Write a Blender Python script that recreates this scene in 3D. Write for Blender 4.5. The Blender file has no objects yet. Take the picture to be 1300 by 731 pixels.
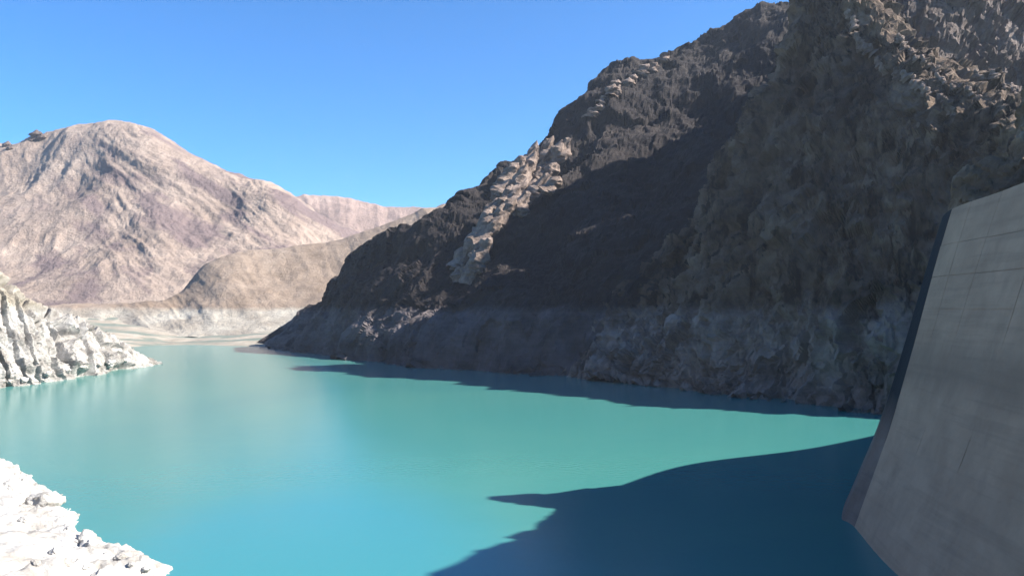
import bpy, bmesh, math, random
import numpy as np
from mathutils import Vector
random.seed(7)
rng = np.random.default_rng(7)
S = bpy.context.scene
COL = S.collection

# ---------------------------------------------------------------- camera
FPX = 1020.0          # focal length in pixels of a 1300 px wide picture
EYE = 60.0            # metres above the water; also the level of the full reservoir
HOR = 392.0
cd = bpy.data.cameras.new('camera'); cam = bpy.data.objects.new('camera', cd); COL.objects.link(cam)
cd.sensor_width = 36.0; cd.lens = 36.0 * FPX / 1300.0
cd.shift_y = (HOR - 365.5) / 1300.0
cd.clip_start = 0.5; cd.clip_end = 30000
cam.location = (0, 0, EYE); cam.rotation_euler = (math.radians(90), 0, 0)
S.camera = cam

# ---------------------------------------------------------------- light
SUN_AZ, SUN_EL = math.radians(96), math.radians(38)     # azimuth clockwise from +Y
W = bpy.data.worlds.new('World'); S.world = W; W.use_nodes = True
wn = W.node_tree.nodes; wl = W.node_tree.links; wn.clear()
sky = wn.new('ShaderNodeTexSky'); sky.sky_type = 'NISHITA'; sky.sun_disc = False
sky.sun_elevation = SUN_EL; sky.sun_rotation = SUN_AZ
sky.altitude = 1800; sky.air_density = 1.0; sky.dust_density = 0.6; sky.ozone_density = 2.0
hs = wn.new('ShaderNodeMix'); hs.data_type = 'RGBA'; hs.blend_type = 'MULTIPLY'; hs.inputs[0].default_value = 1.0
hs.inputs[7].default_value = (0.34, 0.98, 1.52, 1)
bg = wn.new('ShaderNodeBackground'); bg.inputs['Strength'].default_value = 0.05
wo = wn.new('ShaderNodeOutputWorld')
wl.new(sky.outputs[0], hs.inputs[6]); wl.new(hs.outputs[2], bg.inputs['Color']); wl.new(bg.outputs[0], wo.inputs[0])
sd = bpy.data.lights.new('sun', 'SUN'); sun = bpy.data.objects.new('sun', sd); COL.objects.link(sun)
sd.energy = 5.0; sd.angle = math.radians(0.5); sd.color = (1.0, 0.95, 0.87)
dirv = Vector((math.sin(SUN_AZ)*math.cos(SUN_EL), math.cos(SUN_AZ)*math.cos(SUN_EL), math.sin(SUN_EL)))
sun.rotation_euler = dirv.to_track_quat('Z', 'Y').to_euler()
sun.location = (300, 0, 500)
S.view_settings.view_transform = 'Standard'; S.view_settings.look = 'None'
S.view_settings.exposure = 1.7; S.view_settings.gamma = 1.0
S.view_settings.use_curve_mapping = False

# ---------------------------------------------------------------- helpers
def P(px, py, d):
    """a point of the place from its direction and distance"""
    return ((px - 650.0) / FPX * d, d, EYE + (HOR - py) / FPX * d)

_tab = rng.permutation(4096)
_grad = rng.normal(size=(4096, 3)); _grad /= np.linalg.norm(_grad, axis=1)[:, None]
def perlin(p):
    p = np.asarray(p, float); i = np.floor(p).astype(np.int64); f = p - i
    u = f*f*f*(f*(f*6-15)+10)
    out = 0
    for dx in (0, 1):
        wx = u[..., 0] if dx else 1-u[..., 0]
        for dy in (0, 1):
            wy = u[..., 1] if dy else 1-u[..., 1]
            for dz in (0, 1):
                wz = u[..., 2] if dz else 1-u[..., 2]
                h = _tab[(_tab[(_tab[(i[..., 0]+dx) & 4095] + i[..., 1]+dy) & 4095] + i[..., 2]+dz) & 4095]
                g = _grad[h]
                d = g[..., 0]*(f[..., 0]-dx) + g[..., 1]*(f[..., 1]-dy) + g[..., 2]*(f[..., 2]-dz)
                out = out + wx*wy*wz*d
    return out*1.6
def fbm(p, o=5, ridged=False, gain=0.5, lac=2.03):
    a, s, tot, q = 1.0, 0, 0, np.array(p, float)
    for k in range(o):
        n = perlin(q + 17.3*k)
        if ridged: n = 1 - 2*np.abs(n)*1.3
        s = s + a*n; tot += a; a *= gain; q = q*lac
    return s/tot
def facets(p, tilt=0.8, seed=0):
    """angular broken rock: each cell is a tilted plane of its own"""
    p = np.asarray(p, float); sh = p.shape[:-1]; p = p.reshape(-1, 3)
    i = np.floor(p).astype(np.int64); best = np.full(len(p), 9e9); val = np.zeros(len(p))
    for dx in (-1, 0, 1):
        for dy in (-1, 0, 1):
            for dz in (-1, 0, 1):
                c = i + (dx, dy, dz)
                h = _tab[(_tab[(_tab[(c[:, 0]+seed) & 4095] + c[:, 1]) & 4095] + c[:, 2]) & 4095]
                off = c + 0.5 + _grad[h]*0.45 - p
                d = (off*off).sum(1)
                v = _grad[(h*7+11) & 4095, 0]*0.5 + tilt*(off*_grad[(h*3+5) & 4095]).sum(1)
                m = d < best; best = np.where(m, d, best); val = np.where(m, v, val)
    return val.reshape(sh)
def broken(V, sc, amp, st=(1, 1, 0.5), octaves=3):
    w = V + np.stack([fbm(V*sc*1.3+9*k, 3) for k in range(3)], -1)*0.5/sc
    w = w*np.array(st); w = w @ np.array(((0.86, 0.2, -0.47), (-0.3, 0.94, -0.15), (0.41, 0.27, 0.87))).T
    s_ = 0
    for k in range(octaves):
        s_ = s_ + facets(w*sc*2.1**k, 0.9, 31*k)*amp*0.52**k
    return s_
def catmull(A, n, axis=0):
    """resample control points smoothly along an axis"""
    A = np.moveaxis(np.asarray(A, float), axis, 0)
    m = len(A)
    t = np.linspace(0, m-1, n); i = np.clip(np.floor(t).astype(int), 0, m-2); f = (t-i).reshape((-1,)+(1,)*(A.ndim-1))
    p0 = A[np.clip(i-1, 0, m-1)]; p1 = A[i]; p2 = A[i+1]; p3 = A[np.clip(i+2, 0, m-1)]
    T = 0.5
    r = p1 + f*(T*(p2-p0)) + f*f*(2*T*p0 - 5*T*p1 + 4*T*p2 - T*p3) + f*f*f*(-T*p0 + 3*T*p1 - 3*T*p2 + T*p3)
    return np.moveaxis(r, 0, axis)
def mesh_grid(name, V, mat, smooth=True, parent=None, wrap=False):
    nu, nv = V.shape[:2]
    idx = np.arange(nu*nv).reshape(nu, nv)
    f = np.stack([idx[:-1, :-1], idx[1:, :-1], idx[1:, 1:], idx[:-1, 1:]], -1).reshape(-1, 4)
    me = bpy.data.meshes.new(name)
    me.vertices.add(nu*nv); me.vertices.foreach_set('co', V.reshape(-1).astype(np.float32))
    me.loops.add(f.size); me.loops.foreach_set('vertex_index', f.reshape(-1).astype(np.int32))
    me.polygons.add(len(f)); me.polygons.foreach_set('loop_start', np.arange(0, f.size, 4, dtype=np.int32))
    me.update(calc_edges=True); me.validate()
    me.polygons.foreach_set('use_smooth', np.full(len(f), smooth, dtype=bool))
    me.materials.append(mat)
    o = bpy.data.objects.new(name, me); COL.objects.link(o)
    if parent: o.parent = parent
    return o
def normals(V):
    du = np.gradient(V, axis=0); dv = np.gradient(V, axis=1)
    n = np.cross(du, dv); n /= np.linalg.norm(n, axis=-1)[..., None] + 1e-9
    return n
def loft(name, cols, nu, nv, mat, disp, flip=1.0, smooth=True, kind='structure', post=None):
    A = np.array(cols, float)
    V = catmull(catmull(A, nu, 0), nv, 1)
    n = normals(V)*flip
    uu, vv = np.meshgrid(np.linspace(0, 1, nu), np.linspace(0, 1, nv), indexing='ij')
    V = V + n*disp(V, uu, vv)[..., None]
    if post is not None: V = post(V, uu, vv)
    if flip < 0: V = V[::-1]
    o = mesh_grid(name, V, mat, smooth)
    if kind: o['kind'] = kind
    return o
def tag(o, label=None, cat=None, group=None, kind=None):
    if label: o['label'] = label
    if cat: o['category'] = cat
    if group: o['group'] = group
    if kind: o['kind'] = kind
    return o
def sstep(a, b, x):
    t = np.clip((x-a)/(b-a), 0, 1); return t*t*(3-2*t)

# ---------------------------------------------------------------- materials
def newmat(name):
    m = bpy.data.materials.new(name); m.use_nodes = True
    nt = m.node_tree; nt.nodes.clear()
    out = nt.nodes.new('ShaderNodeOutputMaterial'); b = nt.nodes.new('ShaderNodeBsdfPrincipled')
    nt.links.new(b.outputs[0], out.inputs[0])
    return m, nt, b
def nd(nt, typ, **kw):
    n = nt.nodes.new(typ)
    for k, v in kw.items(): setattr(n, k, v)
    return n
def noise(nt, scale, detail=6, rough=0.6, stretch=None, rot=None, dist=0.0):
    g = nd(nt, 'ShaderNodeNewGeometry'); mp = nd(nt, 'ShaderNodeMapping')
    if stretch: mp.inputs['Scale'].default_value = stretch
    if rot: mp.inputs['Rotation'].default_value = rot
    t = nd(nt, 'ShaderNodeTexNoise'); t.inputs['Scale'].default_value = scale
    t.inputs['Detail'].default_value = detail; t.inputs['Roughness'].default_value = rough
    t.inputs['Distortion'].default_value = dist
    nt.links.new(g.outputs['Position'], mp.inputs[0]); nt.links.new(mp.outputs[0], t.inputs[0])
    return t.outputs[0]
def ramp(nt, src, stops, interp='LINEAR'):
    r = nd(nt, 'ShaderNodeValToRGB'); r.color_ramp.interpolation = interp
    e = r.color_ramp.elements
    while len(e) < len(stops): e.new(0.5)
    for k, (p, c) in enumerate(stops):
        e[k].position = p; e[k].color = tuple(c)+(1,) if hasattr(c, '__len__') else (c, c, c, 1)
    nt.links.new(src, r.inputs[0]); return r.outputs[0]
def math_(nt, op, a, b=None, clamp=False):
    m = nd(nt, 'ShaderNodeMath', operation=op); m.use_clamp = clamp
    for k, v in enumerate((a, b)):
        if v is None: continue
        if isinstance(v, (int, float)): m.inputs[k].default_value = v
        else: nt.links.new(v, m.inputs[k])
    return m.outputs[0]
def mix(nt, fac, a, b, mode='MIX'):
    m = nd(nt, 'ShaderNodeMix', data_type='RGBA', blend_type=mode)
    for k, v in ((0, fac), (6, a), (7, b)):
        if isinstance(v, (int, float)): m.inputs[k].default_value = v if k == 0 else (v, v, v, 1)
        elif isinstance(v, tuple): m.inputs[k].default_value = v+(1,)
        else: nt.links.new(v, m.inputs[k])
    return m.outputs[2]
def posz(nt):
    g = nd(nt, 'ShaderNodeNewGeometry'); s = nd(nt, 'ShaderNodeSeparateXYZ')
    nt.links.new(g.outputs['Position'], s.inputs[0]); return s.outputs
def rock(name, dark, mid, light, ring=None, rlight=None, scale=0.02, bump=3.0, bscale=0.15, streak=None, ringz=EYE, ringw=9, extra=None):
    """weathered rock; below the old water level it carries the pale deposit left by the lake"""
    m, nt, b = newmat(name)
    n1 = noise(nt, scale, 8, 0.62)
    n2 = noise(nt, scale*6, 6, 0.65)
    f = math_(nt, 'ADD', math_(nt, 'MULTIPLY', n1, 0.6), math_(nt, 'MULTIPLY', n2, 0.4))
    c = ramp(nt, f, [(0.36, dark), (0.5, mid), (0.64, light)])
    if streak:
        sc, st, rot, col, lo, hi = streak
        s = noise(nt, sc, 5, 0.6, st, rot, 0.6)
        c = mix(nt, ramp(nt, s, [(lo, 0.0), (hi, 1.0)]), c, col)
    if extra: c = extra(nt, c)
    if ring:
        rc = ramp(nt, math_(nt, 'ADD', math_(nt, 'MULTIPLY', noise(nt, scale*2.2, 7, 0.6), 0.85),
                           math_(nt, 'MULTIPLY', noise(nt, 0.4, 4, 0.6, (0.08, 0.08, 1.0)), 0.15)),
                  [(0.38, ring), (0.6, rlight or ring)])
        z = posz(nt)[2]
        zz = math_(nt, 'ADD', z, math_(nt, 'MULTIPLY', math_(nt, 'SUBTRACT', noise(nt, 0.04, 6, 0.7), 0.5), 14))
        fac = math_(nt, 'DIVIDE', math_(nt, 'SUBTRACT', ringz+ringw/2, zz), ringw, True)
        c = mix(nt, fac, c, rc)
    nt.links.new(c, b.inputs['Base Color'])
    b.inputs['Roughness'].default_value = 0.92; b.inputs['Specular IOR Level'].default_value = 0.2
    bp = nd(nt, 'ShaderNodeBump'); bp.inputs['Strength'].default_value = 0.9; bp.inputs['Distance'].default_value = bump
    nt.links.new(math_(nt, 'ADD', noise(nt, bscale, 9, 0.7), math_(nt, 'MULTIPLY', noise(nt, bscale*5, 5, 0.7), 0.3)), bp.inputs['Height'])
    nt.links.new(bp.outputs[0], b.inputs['Normal'])
    return m

def beds_colour(nt, c):
    # mauve beds dipping down to the right across the right flank
    g = nd(nt, 'ShaderNodeNewGeometry'); mp = nd(nt, 'ShaderNodeMapping'); mp.vector_type = 'TEXTURE'
    mp.inputs['Rotation'].default_value = (0, math.radians(33), 0); mp.inputs['Scale'].default_value = (9, 3, 1)
    t = nd(nt, 'ShaderNodeTexNoise'); t.inputs['Scale'].default_value = 0.016; t.inputs['Detail'].default_value = 5; t.inputs['Distortion'].default_value = 0.3
    nt.links.new(g.outputs['Position'], mp.inputs[0]); nt.links.new(mp.outputs[0], t.inputs[0])
    x = posz(nt)[0]
    w = math_(nt, 'DIVIDE', math_(nt, 'ADD', x, 1650), 350, True)
    f = math_(nt, 'MULTIPLY', ramp(nt, t.outputs[0], [(0.50, 0.0), (0.60, 0.8)]), w)
    return mix(nt, f, c, (0.13, 0.094, 0.094))
M_far = rock('mauve scree of the far mountain', (0.20, 0.150, 0.120), (0.27, 0.207, 0.166), (0.34, 0.267, 0.216), scale=0.0035, bump=14, bscale=0.03,
             extra=beds_colour)
M_farthest = rock('pinkish far hills', (0.18, 0.13, 0.11), (0.25, 0.18, 0.15), (0.31, 0.23, 0.19), scale=0.003, bump=14, bscale=0.02)
M_brown = rock('brown earth hill', (0.155, 0.113, 0.082), (0.215, 0.162, 0.122), (0.285, 0.222, 0.172), ring=(0.22, 0.19, 0.155), rlight=(0.34, 0.31, 0.26),
               scale=0.006, bump=6, bscale=0.05)
M_bank = rock('pale silt bank', (0.19, 0.165, 0.13), (0.26, 0.225, 0.18), (0.36, 0.315, 0.265), scale=0.008, bump=1.5, bscale=0.08,
              streak=(0.01, (0.5, 2.5, 8), (0, 0, 0.5), (0.13, 0.15, 0.125), 0.5, 0.62))
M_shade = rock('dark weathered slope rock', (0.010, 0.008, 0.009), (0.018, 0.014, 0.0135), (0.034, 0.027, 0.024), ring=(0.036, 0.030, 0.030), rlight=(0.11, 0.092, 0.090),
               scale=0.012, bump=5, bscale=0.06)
M_near = rock('dark brown cliff rock', (0.030, 0.020, 0.015), (0.105, 0.072, 0.051), (0.20, 0.145, 0.105), ring=(0.085, 0.063, 0.052), rlight=(0.26, 0.20, 0.17),
              scale=0.018, bump=4, bscale=0.08, streak=(0.06, (1, 1, 0.22), (0, 0, 0), (0.014, 0.010, 0.008), 0.50, 0.62))
M_grey = rock('grey fractured ridge rock', (0.040, 0.029, 0.025), (0.090, 0.068, 0.058), (0.16, 0.125, 0.108), scale=0.02, bump=4, bscale=0.08)
M_outcrop = rock('pale pinkish limestone', (0.07, 0.05, 0.04), (0.18, 0.135, 0.11), (0.28, 0.215, 0.18), scale=0.05, bump=3, bscale=0.12)
M_white = rock('white limestone coated with lake deposit', (0.16, 0.135, 0.105), (0.23, 0.20, 0.16), (0.32, 0.29, 0.25), ring=(0.16, 0.145, 0.13), rlight=(0.36, 0.34, 0.315),
               scale=0.03, bump=1.5, bscale=0.15)
M_pale = rock('bleached limestone of the near bank', (0.25, 0.23, 0.21), (0.32, 0.30, 0.28), (0.4, 0.38, 0.36), ring=(0.26, 0.24, 0.215), rlight=(0.46, 0.44, 0.41), scale=0.06, bump=0.8, bscale=0.35)
M_olive = rock('olive brown abutment ground', (0.085, 0.058, 0.038), (0.14, 0.098, 0.064), (0.27, 0.20, 0.14), scale=0.04, bump=1.5, bscale=0.3)

# concrete
def concrete(name, c0, c1, stain, black=False):
    m, nt, b = newmat(name)
    n = noise(nt, 0.09, 7, 0.65); s = noise(nt, 0.16, 6, 0.6, (1, 1, 0.45))
    h = noise(nt, 0.5, 4, 0.6, (0.05, 0.05, 1.0))
    c = ramp(nt, n, [(0.35, c0), (0.65, c1)])
    c = mix(nt, ramp(nt, s, [(0.55, 0.0), (0.80, 0.5)]), c, stain)
    c = mix(nt, math_(nt, 'MULTIPLY', ramp(nt, h, [(0.50, 0.0), (0.66, 1.0)]), 0.3), c, stain)
    z = posz(nt)[2]
    zz = math_(nt, 'ADD', z, math_(nt, 'MULTIPLY', noise(nt, 0.15, 4, 0.6, (1, 1, 0.3)), 8))
    band = ramp(nt, math_(nt, 'DIVIDE', zz, 100.0), [(0.40, 0.0), (0.47, 0.55), (0.52, 0.5), (0.57, 0.0)])
    c = mix(nt, band, c, stain)
    if black:   # near-black shade painted on the upper strip, where the face turns away
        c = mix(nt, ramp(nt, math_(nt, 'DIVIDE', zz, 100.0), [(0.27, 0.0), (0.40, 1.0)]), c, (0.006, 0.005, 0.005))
    nt.links.new(c, b.inputs['Base Color']); b.inputs['Roughness'].default_value = 0.85
    bp = nd(nt, 'ShaderNodeBump'); bp.inputs['Distance'].default_value = 0.25; bp.inputs['Strength'].default_value = 0.7
    nt.links.new(noise(nt, 0.6, 8, 0.7), bp.inputs['Height']); nt.links.new(bp.outputs[0], b.inputs['Normal'])
    return m
M_conc = concrete('grey dam concrete', (0.31, 0.205, 0.128), (0.40, 0.27, 0.172), (0.18, 0.12, 0.076))
M_edge = concrete('brown stained edge concrete with painted shade', (0.14, 0.095, 0.068), (0.20, 0.14, 0.105), (0.07, 0.048, 0.035), True)

# water
M_water, nt, b = newmat('turquoise silty lake water')
sx = posz(nt)
def radial(cx, cy, rx, ry):
    a = math_(nt, 'DIVIDE', math_(nt, 'SUBTRACT', sx[0], cx), rx); c = math_(nt, 'DIVIDE', math_(nt, 'SUBTRACT', sx[1], cy), ry)
    return math_(nt, 'SQRT', math_(nt, 'ADD', math_(nt, 'MULTIPLY', a, a), math_(nt, 'MULTIPLY', c, c)))
wn1 = noise(nt, 0.004, 5, 0.55, (1, 1, 1), None, 0.8)
teal = ramp(nt, wn1, [(0.35, (0.038, 0.168, 0.158)), (0.65, (0.054, 0.190, 0.165))])
painted_sky_refl = math_(nt, 'ADD', radial(-55, 190, 62, 95), math_(nt, 'MULTIPLY', math_(nt, 'SUBTRACT', noise(nt, 0.02, 4), 0.5), 0.3))
c = mix(nt, ramp(nt, painted_sky_refl, [(0.55, 0.7), (1.15, 0.0)]), teal, (0.034, 0.175, 0.195))  # blue sky reflection painted into the base colour of the near water
farf = math_(nt, 'DIVIDE', math_(nt, 'SUBTRACT', sx[1], 450), 800, True)
c = mix(nt, math_(nt, 'MULTIPLY', farf, 0.7), c, (0.080, 0.17, 0.155))
nt.links.new(c, b.inputs['Base Color'])
b.inputs['Roughness'].default_value = 0.2; b.inputs['IOR'].default_value = 1.33
bp = nd(nt, 'ShaderNodeBump'); bp.inputs['Distance'].default_value = 0.16; bp.inputs['Strength'].default_value = 0.3
nt.links.new(math_(nt, 'ADD', noise(nt, 0.5, 4, 0.6, (1, 0.7, 1)), math_(nt, 'MULTIPLY', noise(nt, 0.06, 3, 0.5), 1.5)), bp.inputs['Height'])
nt.links.new(bp.outputs[0], b.inputs['Normal'])

# ---------------------------------------------------------------- ground and water
def sheet(name, x0, x1, y0, y1, z, mat, n=2):
    X, Y = np.meshgrid(np.linspace(x0, x1, n), np.linspace(y0, y1, n), indexing='ij')
    o = mesh_grid(name, np.stack([X, Y, np.full_like(X, z)], -1), mat); o['kind'] = 'structure'; return o
sheet('ground', -14000, 14000, -6000, 20000, -6, M_brown)
sheet('water', -1500, 1100, -700, 1750, 0, M_water)

# ---------------------------------------------------------------- far mountains
def gully(freq, amp, slant, seed):
    def f(V, u, v):
        q = np.stack([u*freq + slant*v, v*1.2, np.full_like(u, seed)], -1)
        q[..., 0] += fbm(V*0.0015, 3)*0.35
        g = fbm(q, 5, True) * amp * (0.45 + 0.9*np.clip(fbm(V*0.0011, 2)+0.45, 0, 1))
        w = sstep(0.02, 0.2, v)*(0.30+0.70*sstep(1.0, 0.6, v))
        return g*w + fbm(V*0.0022, 7, True, 0.5)*amp*1.6 + fbm(V*0.012, 5, True)*amp*0.3
    return f
def mountain_cols(sil, crest_d, foot, back=600, drop=0.75, prof=((0.30, 0.22), (0.62, 0.55))):
    """sil: skyline pixels; crest_d distances; foot: (distance, height) of the base"""
    cols = []
    for (px, py), d, (fd, fz) in zip(sil, crest_d, foot):
        c = np.array(P(px, py, d)); f = np.array(((px-650)/FPX*fd, fd, fz))
        col = [f]
        for t, h in prof:
            q = f + (c-f)*t; q[2] = f[2] + (c[2]-f[2])*h; col.append(q)
        col.append(c)
        b_ = c.copy(); b_[1] += back*0.5; b_[2] = c[2] - (c[2]-fz)*drop*0.5; col.append(b_)
        e = c.copy(); e[1] += back; e[2] = fz; col.append(e)
        cols.append(col)
    return cols

sil = [(320, 252), (375, 252), (430, 249), (480, 262), (530, 268), (590, 272), (680, 285), (800, 300)]
loft('far_hills', mountain_cols(sil, [4600]*8, [(3400, 50)]*8, 900), 260, 120, M_farthest, gully(10, 12, 2, 5.5), 1)
sil = [(-420, 270), (-250, 225), (-100, 200), (0, 188), (60, 179), (105, 166), (150, 160), (190, 170), (240, 200), (300, 228), (355, 243), (400, 275), (450, 300), (520, 330)]
def far_disp(V, u, v):
    w = sstep(0.02, 0.2, v)*(0.30+0.70*sstep(1.0, 0.6, v))
    q = (V[..., 0]*0.52 + V[..., 2]*0.85 + fbm(V*0.0015, 3)*55)/62.0
    beds = fbm(np.stack([q, V[..., 0]*0.0012, V[..., 1]*0.002], -1), 4, True, 0.6)*11*sstep(0.36, 0.5, u)
    W_ = V + np.stack([fbm(V*0.002+5*k, 4) for k in range(3)], -1)*60
    ribs = fbm(W_*np.array((0.0034, 0.0016, 0.0016)), 7, True, 0.45)*25*(1-0.45*sstep(0.36, 0.55, u))
    return (beds + ribs)*w + fbm(V*0.02, 4, True)*4
loft('far_mountain', mountain_cols(sil, [3300, 3300, 3250, 3200, 3150, 3100, 3050, 2950, 2850, 2750, 2650, 2600, 2600, 2600],
     [(1750, 40)]*14, 1500), 620, 260, M_far, far_disp, 1)

# brown foothill behind the far bank
sil = [(60, 396), (150, 393), (205, 387), (240, 366), (285, 330), (345, 319), (410, 308), (460, 297), (505, 284), (545, 268), (600, 258), (680, 245), (800, 240)]
dd = [1620, 1640, 1680, 1750, 1800, 1850, 1880, 1900, 1930, 1950, 2000, 2050, 2100]
loft('brown_hill', mountain_cols(sil, dd, [(1440, 8)]*13, 500), 380, 130, M_brown, gully(10, 8, 1.5, 9.5), 1)

# the far bank of silt laid bare by the low water
cols = []
for px, ys, yt in [(-700, 446, 400), (-200, 446, 399), (60, 445, 398), (160, 441, 398), (240, 438, 397), (320, 440, 397), (400, 440, 396), (480, 436, 394), (700, 430, 390)]:
    d0 = FPX*EYE/(ys-HOR)
    a = np.array(((px-650)/FPX*d0, d0, -1.5))
    e = np.array(((px-650)/FPX*1800, 1800, 66.0))
    pts = [a - np.array((0, 60, 5))]
    for t, h in ((0, 0), (0.18, 0.14), (0.45, 0.42), (0.75, 0.8), (1, 1)):
        q = a + (e-a)*t; q[2] = a[2] + (e[2]-a[2])*h; pts.append(q)
    cols.append(pts)
loft('far_bank', cols, 320, 90, M_bank, lambda V, u, v: (fbm(V*np.array((0.006, 0.01, 0.01)), 6)*9)*sstep(0.1, 0.35, v) + fbm(V*0.006, 4)*2, 1)

# ---------------------------------------------------------------- the shaded mountain on the right bank (far part)
def craggy(amp, sc, fine=1.0, stretch=(1, 1, 0.55), edge=None):
    st = np.array(stretch)
    def f(V, u, v):
        a = fbm(V*sc*st, 6, True, 0.55)*amp + fbm(V*sc*0.4, 3)*amp*0.9 + fbm(V*sc*5*st, 4, True)*amp*0.22*fine
        if edge is not None: a = a*edge(u, v)
        return a - amp*0.1
    return f
def slopes(amp, sc, edge=None, down=(1.0, 1.0, 0.35)):
    # worn slope: broad ribs and gullies running down, fine rubble, few knobs
    st = np.array(down)
    def f(V, u, v):
        w = V + np.stack([fbm(V*sc, 3), fbm(V*sc+31, 3), fbm(V*sc+57, 3)], -1)*25
        a = fbm(w*sc*st, 6, True, 0.5)*amp + fbm(V*sc*0.5, 3)*amp*0.8
        a = a + fbm(w*sc*4*np.array((1, 1, 0.6)), 5, True, 0.55)*amp*0.32
        if edge is not None: a = a*edge(u, v)
        return a - amp*0.1
    return f
def crag2(amp, sc, edge, bs=0.035, ba=9.0):
    a_ = slopes(amp, sc, edge)
    return lambda V, u, v: a_(V, u, v) + broken(V, bs, ba, (1, 1, 0.5))*(edge(u, v) if edge else 1)
def slope_cols(rows):
    """rows: shoreline (px, py), crest (px, py, d), bulges; from the lake bed over the crest to the back"""
    cols = []
    for (sx_, sy_), (cx, cy, cd_), bul in rows:
        ds = FPX*EYE/(sy_-HOR)
        s = np.array(((sx_-650)/FPX*ds, ds, 0.0)); c = np.array(P(cx, cy, cd_))
        s0 = s + np.array((-6, -6, -8.0))
        col = [s0]
        for t, h in ((0.02, 0.0), (0.10, 0.19+bul*0.3), (0.38, 0.44+bul), (0.7, 0.73+bul)):
            q = s + (c-s)*t; q[2] = max(c[2]*h, 0) ; col.append(q)
        col.append(c)
        b1 = c + np.array((120, 90, -0.22*c[2])); b1[2] = c[2]*0.72
        b2 = c + np.array((330, 220, 0)); b2[2] = -5
        col += [b1, b2]; cols.append(col)
    return cols
rows = [((332, 438), (334, 434, 1330), 0), ((352, 441), (385, 405, 1360), 0), ((385, 448), (425, 380, 1330), 0.02), ((430, 454), (452, 335, 1250), 0.02),
        ((480, 460), (495, 303, 1140), 0.0), ((530, 465), (545, 279, 1090), -0.02), ((575, 469), (590, 262, 1110), -0.03), ((620, 472), (640, 212, 1200), -0.02),
        ((660, 475), (690, 190, 1230), -0.03), ((700, 477), (730, 145, 1280), -0.04), ((740, 478), (790, 90, 1320), -0.05), ((780, 480), (850, 72, 1340), -0.06),
        ((830, 482), (905, 51, 1340), -0.06), ((870, 484), (945, 28, 1330), -0.06), ((900, 486), (985, 15, 1300), -0.06), ((930, 488), (1040, 14, 1270), -0.06), ((960, 490), (1120, 10, 1270), -0.06)]
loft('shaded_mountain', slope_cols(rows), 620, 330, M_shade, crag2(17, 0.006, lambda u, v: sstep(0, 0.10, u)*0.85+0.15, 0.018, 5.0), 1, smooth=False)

# ---------------------------------------------------------------- the nearer cliff of the right bank
rows = [((716, 478), (722, 470, 730), 0), ((745, 480), (765, 415, 760), 0), ((790, 484), (820, 345, 775), 0.02), ((840, 489), (880, 290, 780), 0.02), ((890, 495), (930, 215, 770), 0.02),
        ((930, 501), (975, 130, 750), 0.02), ((975, 506), (1012, 45, 750), 0.02), ((1020, 511), (1050, -60, 780), 0.0), ((1060, 517), (1090, -20, 710), 0.0),
        ((1100, 522), (1130, 40, 645), 0.0), ((1140, 526), (1180, 85, 590), 0.02), ((1180, 530), (1235, 120, 545), 0.03), ((1225, 534), (1300, 150, 500), 0.05),
        ((1270, 538), (1350, 190, 480), 0.05), ((1340, 540), (1430, 250, 470), 0.05), ((1440, 545), (1560, 320, 470), 0.05)]
loft('near_cliff', slope_cols(rows), 620, 340, M_near, crag2(13, 0.013, lambda u, v: 0.3+0.7*sstep(0, 0.1, u)), 1, smooth=False)

# the ridge behind the cliff; crest above the view raised to shade the slopes
sil = [(1010, 60), (1040, 20), (1080, -50), (1130, -62), (1200, -45), (1240, -15), (1265, 10), (1300, 24), (1360, 40), (1450, 70), (1560, 160)]
loft('back_ridge', mountain_cols(sil, [1000, 990, 970, 940, 910, 900, 890, 900, 880, 860, 850], [(700, 60)]*2+[(680, 60)]*2+[(640, 60)]*3+[(600, 60), (560, 60), (540, 60), (540, 60)], 400,
     prof=((0.3, 0.34), (0.62, 0.66))), 360, 200, M_grey, crag2(12, 0.012, None, 0.03, 11.0), 1, smooth=False)

# ---------------------------------------------------------------- left spur of white tilted strata
cols = []
for (wx, wy), (cx, cy, cdd) in [((-420, 540), (-420, 200, 445)), ((-250, 520), (-250, 240, 515)), ((-120, 505), (-110, 285, 582)), ((-40, 496), (-50, 322, 628)), ((10, 491), (0, 352, 656)),
                               ((45, 487), (30, 378, 680)), ((80, 482), (62, 394, 714)), ((110, 478), (92, 404, 742)), ((140, 473), (122, 420, 784)), ((165, 468), (150, 437, 822)),
                               ((185, 464), (180, 456, 858)), ((196, 462), (202, 465, 880))]:
    ds = FPX*EYE/(wy-HOR); s = np.array(((wx-650)/FPX*ds, ds, 0.0)); c = np.array(P(cx, cy, cdd))
    col = [s+np.array((10, -10, -7)), s]
    for t, h in ((0.15, 0.28), (0.5, 0.62)):
        q = s+(c-s)*t; q[2] = c[2]*h; col.append(q)
    b1 = c+np.array((-60, 70, 0)); b1[2] = c[2]*0.7-1
    b2 = c+np.array((-160, 170, 0)); b2[2] = -7
    cols.append(col+[c, b1, b2])
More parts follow.
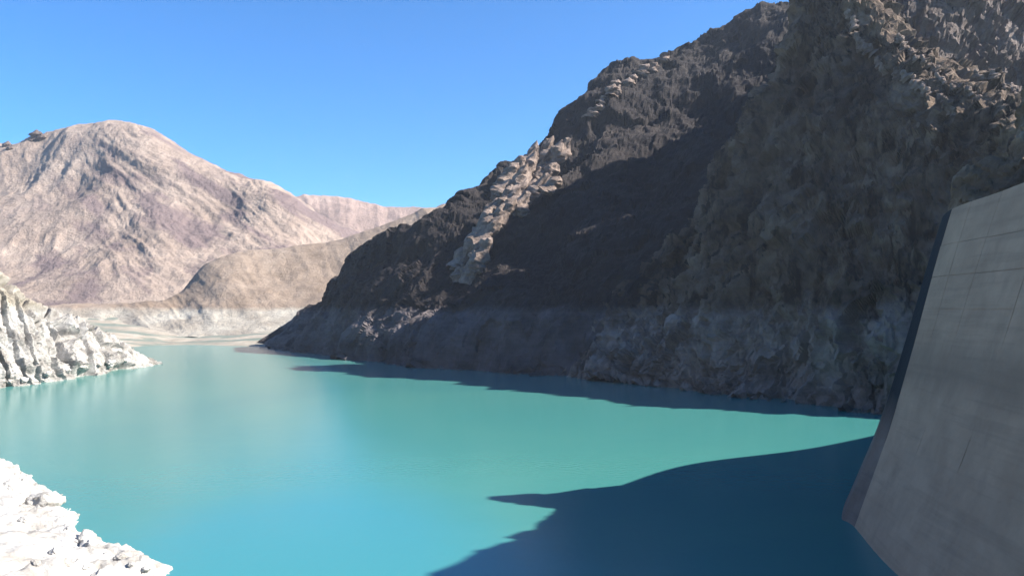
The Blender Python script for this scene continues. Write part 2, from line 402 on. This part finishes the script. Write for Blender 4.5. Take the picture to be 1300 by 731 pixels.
def strata(V, u, v):
    # tilted beds: sharp-edged steps running down to the right
    q = V[..., 0]*0.88 + V[..., 2]*0.50 + V[..., 1]*0.12 + fbm(V*0.015, 4)*14
    w = q/15.0; k = np.floor(w); fr = w - k
    h = np.stack([k*0.73, k*0.31, k*0], -1); dep = 0.35 + 1.1*np.clip(perlin(h)+0.4, 0, 1)
    notch = np.clip(1-np.abs(fr-0.8)/0.2, 0, 1)
    cleft = 0
    for uc, wd, dp, sl in ((3.9, 0.10, 16, -0.9), (4.5, 0.09, 14, -0.9), (5.1, 0.11, 17, -0.9), (5.75, 0.10, 14, -0.7), (6.4, 0.10, 13, -0.5), (7.15, 0.13, 18, -0.1), (7.95, 0.14, 16, -0.1), (8.8, 0.10, 10, 0.0)):
        x_ = u*11 - uc - sl*(v-0.25)*2.2 + fbm(V*0.05+uc, 3)*0.12
        cleft = cleft + np.clip(1-(np.abs(x_)/wd)**2, 0, 1)*dp
    return -cleft*sstep(0.08, 0.16, v)*sstep(0.8, 0.6, v) - notch*12*dep + fr*3.0 + slopes(4, 0.03)(V, u, v) + broken(V, 0.07, 1.3, (1, 1, 0.8))
loft('left_rocky_spur', cols, 560, 240, M_white, strata, 1, smooth=False)

# ---------------------------------------------------------------- near left bank under the camera
edge = [(0, 60, -30), (215, 731), (150, 701), (98, 664), (84, 640), (52, 606), (0, 590), (-120, 572), (-300, 560), (-600, 550)]
shore = [(-25, 20), (-45, 70), (-68, 130)]
for px, py in edge[1:]:
    d = FPX*EYE/(py-HOR); shore.append(((px-650)/FPX*d, d))
cols = []
for k, (x, y) in enumerate(shore):
    # inland direction is left and back towards the viewer
    L = math.hypot(x, y)
    ix, iy = (-0.85, -0.53)
    if k < 3: ix, iy = (-1.0, 0.0)
    col = [(x+6, y+6, -6), (x+1, y+1, -1)]
    for dist, h in ((5, 4.5), (22, 9), (70, 22), (150, 44), (300, 80), (600, 170)):
        col.append((x+ix*dist, y+iy*dist, h))
    cols.append(col)
loft('near_left_bank', cols, 420, 300, M_pale, lambda V, u, v: (fbm(V*0.022, 5)*9 - 2 + broken(V, 0.05, 1.5, (1, 1, 0.9), 4))*sstep(0.0, 0.12, v) + fbm(V*0.25, 5, True)*0.5, 1)

# ---------------------------------------------------------------- abutment ground behind the dam crest; peaks out of view shaped to cast water shadow
cols = [[P(1206, 300, 238), P(1206, 285, 242), P(1207, 268, 246), P(1208, 290, 255), P(1208, 330, 270)],
        [P(1222, 280, 230), P(1222, 245, 236), P(1220, 226, 243), P(1220, 250, 252), P(1220, 330, 268)],
        [P(1262, 262, 224), P(1260, 232, 232), P(1256, 205, 240), P(1256, 235, 250), P(1256, 330, 268)],
        [P(1292, 262, 218), P(1291, 215, 228), P(1288, 200, 238), P(1292, 230, 250), P(1300, 330, 265)],
        [P(1308, 262, 216), P(1309, 190, 228), P(1310, 112, 239), P(1312, 200, 246), P(1320, 330, 258)],
        [P(1328, 262, 210), P(1328, 216, 218), P(1328, 186, 230), P(1335, 215, 240), P(1345, 330, 256)],
        [P(1389, 262, 200), P(1389, 185, 208), P(1389, 135, 218), P(1394, 175, 230), P(1410, 330, 250)],
        [P(1470, 262, 185), P(1470, 130, 192), P(1470, 78, 200), P(1475, 130, 212), P(1500, 330, 240)],
        [P(1558, 262, 168), P(1558, 60, 174), P(1558, 0, 182), P(1565, 60, 196), P(1600, 330, 230)],
        [P(1670, 262, 148), P(1670, -30, 154), P(1670, -112, 162), P(1680, -30, 180), P(1720, 330, 220)],
        [P(1850, 262, 128), P(1850, -90, 132), P(1850, -200, 140), P(1860, -90, 158), P(1900, 330, 200)],
        [P(2100, 300, 110), P(2100, 0, 114), P(2100, -100, 122), P(2120, 0, 140), P(2200, 350, 185)]]
loft('abutment_and_shadow_peaks', cols, 260, 110, M_olive, lambda V, u, v: craggy(1.6, 0.06, 1.0)(V, u, v) + broken(V, 0.12, 1.2), 1, smooth=False)

# ---------------------------------------------------------------- arch dam
base_pl = [(90, 30), (87, 80), (84.5, 130), (85, 180), (92.5, 221), (94.2, 234), (118, 276), (160, 315), (225, 350), (300, 400)]
crest_pl = [(96, 30), (104, 80), (114, 130), (121, 180), (125.3, 229), (127, 237), (143, 262), (178, 300), (240, 336), (310, 395)]
crest_z = [112, 111, 106, 91.6, 88.4, 84.2, 83.5, 85, 86, 86]
B = catmull(np.array(base_pl, float), 181); C_ = catmull(np.array(crest_pl, float), 181); Z = catmull(np.array(crest_z, float).reshape(-1, 1), 181)[:, 0]
def face(s, t):
    """s along the dam 0..9, t up 0..1 -> point of the upstream face"""
    i = s*20.0; k = int(min(max(math.floor(i), 0), 179)); f = i-k
    b_ = B[k]*(1-f)+B[k+1]*f; c_ = C_[k]*(1-f)+C_[k+1]*f; z_ = Z[k]*(1-f)+Z[k+1]*f
    w = t + 0.10*math.sin(math.pi*t)*(1-t)
    p = b_*(1-w)+c_*w
    return Vector((p[0], p[1], -4 + (z_+4)*t))
dam = bpy.data.objects.new('arch_dam', None); COL.objects.link(dam); dam.location = face(4, 0)
tag(dam, 'tall grey concrete arch dam curving away into shade at the right', 'dam')
bpy.context.view_layer.update()
def block(name, s0, s1, t0, t1, mat, inset, gap=1):
    s0 += 0.0022*gap; s1 -= 0.0022*gap; t0 += 0.05*gap; t1 -= 0.05*gap     # t0, t1: heights in metres
    def zt(s, h):
        k = min(int(s*20), 180); return min((h+4)/(Z[k]+4), 1.0)
    bm = bmesh.new(); nu = max(2, int((s1-s0)*6)+1); nv = 3; th = 6.0
    fr, bk = [], []
    for i in range(nu+1):
        s = s0+(s1-s0)*i/nu; rf, rb = [], []
        for j in range(nv+1):
            t = zt(s, t0)+(zt(s, t1)-zt(s, t0))*j/nv
            # drawn in slightly along the joints
            e = 0.0
            p = face(s, t); q = face(min(s+0.01, 8.999), t); r = face(max(s-0.01, 0), t)
            tan = (q-r); tan.z = 0; tan.normalize(); n = Vector((-tan.y, tan.x, 0))
            edge_ = (i in (0, nu)) or (j in (0, nv))
            rf.append(bm.verts.new(p + n*(inset - (0.04 if edge_ else 0.0)) - dam.location))
            rb.append(bm.verts.new(p - n*th - dam.location))
        fr.append(rf); bk.append(rb)
    for i in range(nu):
        for j in range(nv):
            bm.faces.new((fr[i][j], fr[i][j+1], fr[i+1][j+1], fr[i+1][j]))
            bm.faces.new((bk[i][j], bk[i+1][j], bk[i+1][j+1], bk[i][j+1]))
        bm.faces.new((fr[i][nv], bk[i][nv], bk[i+1][nv], fr[i+1][nv]))
        bm.faces.new((fr[i][0], fr[i+1][0], bk[i+1][0], bk[i][0]))
    for j in range(nv):
        bm.faces.new((fr[0][j], bk[0][j], bk[0][j+1], fr[0][j+1])); bm.faces.new((fr[nu][j], fr[nu][j+1], bk[nu][j+1], bk[nu][j]))
    me = bpy.data.meshes.new(name); bm.to_mesh(me); bm.free(); me.materials.append(mat)
    o = bpy.data.objects.new(name, me); COL.objects.link(o); o.parent = dam
    return o
sj = [0, 0.6, 1.2, 1.8, 2.4, 2.9, 3.4, 3.7, 4.0, 4.5, 5.0, 5.4, 5.8, 6.4, 7.0, 7.7, 8.4, 8.99]
for a in range(len(sj)-1):
    top = min(Z[int(sj[a]*20)], Z[min(int(sj[a+1]*20), 180)])
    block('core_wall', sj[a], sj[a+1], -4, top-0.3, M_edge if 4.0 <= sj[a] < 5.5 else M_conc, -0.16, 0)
    tj = [-4, 6, 15, 24, 33, 42, 51, 60, 69, 78] + ([87, 96, 130] if top > 98 else [87, 130] if top > 90 else [130])
    for k in range(len(tj)-1):
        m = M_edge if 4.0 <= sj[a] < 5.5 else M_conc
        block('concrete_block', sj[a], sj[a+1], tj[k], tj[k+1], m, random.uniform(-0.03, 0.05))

# ---------------------------------------------------------------- outcrops of paler rock standing out of the slopes
from mathutils.bvhtree import BVHTree
def surface(names):
    vs, fs = [], []
    for n in names:
        me = bpy.data.objects[n].data; k = len(vs)
        co = np.empty(len(me.vertices)*3); me.vertices.foreach_get('co', co); vs += [tuple(c) for c in co.reshape(-1, 3)]
        ix = np.empty(len(me.loops), dtype=np.int64); me.loops.foreach_get('vertex_index', ix); fs += [tuple(int(a)+k for a in f) for f in ix.reshape(-1, 4)]
    return BVHTree.FromPolygons(vs, fs)
def on(tree, px, py):
    d = Vector(((px-650)/FPX, 1, (HOR-py)/FPX)).normalized()
    h = tree.ray_cast(Vector((0, 0, EYE)), d)
    return h[0], h[1]
def spire_mesh(seed, n=14, m=12):
    r = random.Random(seed); th = np.linspace(0, 2*math.pi, n, endpoint=False); rows_ = []
    for j in range(m+1):
        t = j/m; rad = (1-t**2.2)**0.75*(0.85+0.25*math.sin(t*9+seed)) if j < m else 0.001
        P_ = np.stack([np.cos(th)*rad, np.sin(th)*rad, np.full(n, t*2-0.6)], -1)
        P_[:, 0] += 0.25*t*t
        rows_.append(P_)
    V = np.stack(rows_, 1)
    d = fbm(V*1.3+seed*7.7, 4, True, 0.6)[..., None]
    V = V*(1+0.75*d*np.array((1, 1, 0.2))); V = np.concatenate([V, V[:1]], 0)
    me_o = mesh_grid('rock_spire', V, M_outcrop, False); me = me_o.data; bpy.data.objects.remove(me_o)
    return me
SP = [spire_mesh(k) for k in range(8)]
def outcrop(tree, pts, label, group=None, mats=None):
    """pts: (px, py, width px, height px, tilt)"""
    t = bpy.data.objects.new('rock_outcrop', None); COL.objects.link(t)
    hits = [(on(tree, p[0], p[1]), p) for p in pts]; hits = [h for h in hits if h[0][0] is not None]
    t.location = hits[0][0][0]; tag(t, label, 'rocks', group)
    for (loc, n), p in hits:
        s = loc.y/FPX
        o = bpy.data.objects.new('rock_spire', random.choice(SP)); COL.objects.link(o); o.parent = t
        o.location = loc - t.location
        o.scale = (p[2]*s*0.55, p[2]*s*0.55, p[3]*s*0.5)
        o.rotation_euler = (random.uniform(-0.15, 0.15), math.radians(p[4]+random.uniform(-8, 8)), random.uniform(0, 6.28) if abs(p[4]) < 1 else random.uniform(-0.4, 0.4))
    return t
T1 = surface(['shaded_mountain']); T2 = surface(['near_cliff', 'back_ridge'])
def band(path, n, spread, w, h, tilt):
    out = []
    path = np.array(path, float)
    for k in range(n):
        q = catmull(path, 200)[int((k+0.5)/n*199)]
        out.append((q[0]+random.uniform(-spread, spread), q[1]+random.uniform(-spread, spread)*0.8, w*random.uniform(0.7, 1.3), h*random.uniform(0.7, 1.4), tilt))
    return out
outcrop(T1, band([(590, 342), (604, 318), (622, 290), (638, 262), (655, 242)], 24, 11, 19, 40, 22) + band([(640, 275), (668, 252), (698, 232)], 16, 9, 19, 34, 24)
        + band([(648, 236), (672, 214), (708, 204)], 15, 9, 18, 34, 20),
        'broad sunlit band of pale craggy pinnacles stepping down the dark shaded mountain')
outcrop(T1, [(580, 352, 13, 20, 5), (588, 345, 9, 15, 0), (583, 330, 8, 9, 0), (575, 340, 7, 10, 0)], 'small white sunlit rocks alone in the shade at the lower end of the pinnacle band')
outcrop(T1, band([(742, 152), (765, 126), (790, 108), (822, 90), (850, 78)], 14, 5, 12, 14, 15), 'small pale crags just under the skyline of the shaded mountain')
outcrop(T2, band([(1078, 14), (1090, 50), (1100, 68)], 8, 3, 9, 14, -20) + band([(1108, 70), (1140, 95), (1175, 115), (1215, 145)], 20, 7, 9, 12, -35), 'pale jagged rock rib running down right from the high summit')
outcrop(T2, band([(1140, 50), (1165, 75), (1200, 105), (1250, 130)], 16, 4, 9, 10, -35), 'thin pale rock rib on the dark slope behind the long jagged one')
outcrop(T2, band([(1235, 95), (1270, 105), (1300, 130)], 8, 6, 9, 10, -20), 'pale rocks at the right edge high above the dam')
T3 = surface(['near_left_bank']); T4 = surface(['left_rocky_spur', 'far_mountain'])
def boulder_mesh(seed):
    bm = bmesh.new(); bmesh.ops.create_icosphere(bm, subdivisions=4, radius=1.0)
    co = np.array([v.co[:] for v in bm.verts])
    k = 1 + broken(co*1.0+seed*5.1, 1.1, 0.28, (1, 1, 1), 2) + fbm(co*1.5+seed, 4)*0.3
    for v, c, q in zip(bm.verts, co, k): v.co = Vector(c*q*np.array((1.15, 0.95, 0.75)))
    me = bpy.data.meshes.new('boulder'); bm.to_mesh(me); bm.free(); me.materials.append(M_pale)
    me.polygons.foreach_set('use_smooth', np.ones(len(me.polygons), dtype=bool)); return me
BM = [boulder_mesh(k) for k in range(6)]
def boulder(tree, px, py, w, label, group=None):
    loc, n = on(tree, px, py)
    if loc is None: return
    o = bpy.data.objects.new('boulder', random.choice(BM)); COL.objects.link(o)
    r = w*loc.y/FPX*0.5; o.location = loc; o.scale = (r, r, r)
    o.rotation_euler = (random.uniform(-.3, .3), random.uniform(-.3, .3), random.uniform(0, 6.28)); tag(o, label, 'boulder', group)
boulder(T3, 52, 640, 44, 'largest white boulder, rounded, near the outer edge of the near left bank')
boulder(T3, 14, 618, 26, 'white boulder at the upper left end of the near bank, close to the picture edge')
for k, (px, py, w) in enumerate([(88, 672, 13), (104, 684, 9), (118, 690, 15), (136, 704, 10), (152, 708, 13), (168, 716, 9), (184, 722, 11)]):
    boulder(T3, px, py, w, '%s small white boulder below the largest one, at the near bank edge' % ('first', 'second', 'third', 'fourth', 'fifth', 'sixth', 'lowest')[k], 'small boulders strewn on the near bank')
for px, py, w, l in [(30, 660, 12, 'small white boulder just left of and below the largest boulder on the near bank'), (70, 700, 14, 'small white boulder in the middle of the near bank, apart from its edge'),
                     (110, 718, 10, 'small white boulder low on the near bank, close under the row along its edge'), (46, 715, 12, 'small white boulder at the bottom of the near bank, left of its middle'),
                     (84, 716, 8, 'tiny white boulder at the bottom of the near bank, under the middle one')]:
    boulder(T3, px, py, w, l, 'small boulders strewn on the near bank')
for k, (px, py, w) in enumerate([(158, 458, 9), (140, 461, 11), (124, 462, 9), (104, 466, 10), (85, 470, 8), (60, 474, 9), (30, 482, 10), (12, 484, 8)]):
    boulder(T4, px, py, w, '%s white boulder from the tip of the left spur, at its waterline' % ('first', 'second', 'third', 'fourth', 'fifth', 'sixth', 'seventh', 'farthest')[k], 'boulders along the foot of the left spur')
def knob(px, py, w, h, label):
    py = next(y for y in range(py-40, py+60) if on(T4, px, y)[0] is not None) + 3
    t = outcrop(T4, [(px, py, w, h, 0), (px+w*0.5, py+2, w*0.7, h*0.7, 0)], label)
    for c in t.children:
        me = c.data.copy(); me.materials.clear(); me.materials.append(M_grey); c.data = me
knob(8, 193, 9, 12, 'dark rocky knob on the far skyline at the left picture edge')
knob(46, 186, 14, 14, 'dark rocky knob on the far skyline a little left of the peak')
# ---------------------------------------------------------------- haze
M_haze = bpy.data.materials.new('thin valley haze'); M_haze.use_nodes = True; nt = M_haze.node_tree; nt.nodes.clear()
ho = nt.nodes.new('ShaderNodeOutputMaterial'); hv = nt.nodes.new('ShaderNodeVolumePrincipled')
hv.inputs['Color'].default_value = (0.80, 0.88, 1.0, 1); hv.inputs['Density'].default_value = 0.00003; hv.inputs['Anisotropy'].default_value = 0.2
nt.links.new(hv.outputs[0], ho.inputs['Volume'])
bm = bmesh.new(); bmesh.ops.create_cube(bm, size=1.0)
for v in bm.verts: v.co = Vector((v.co.x*28100, v.co.y*26100+7000, -7.5 if v.co.z < 0 else 1150))
me = bpy.data.meshes.new('haze'); bm.to_mesh(me); bm.free(); me.materials.append(M_haze)
hz = bpy.data.objects.new('haze', me); COL.objects.link(hz); hz['kind'] = 'stuff'
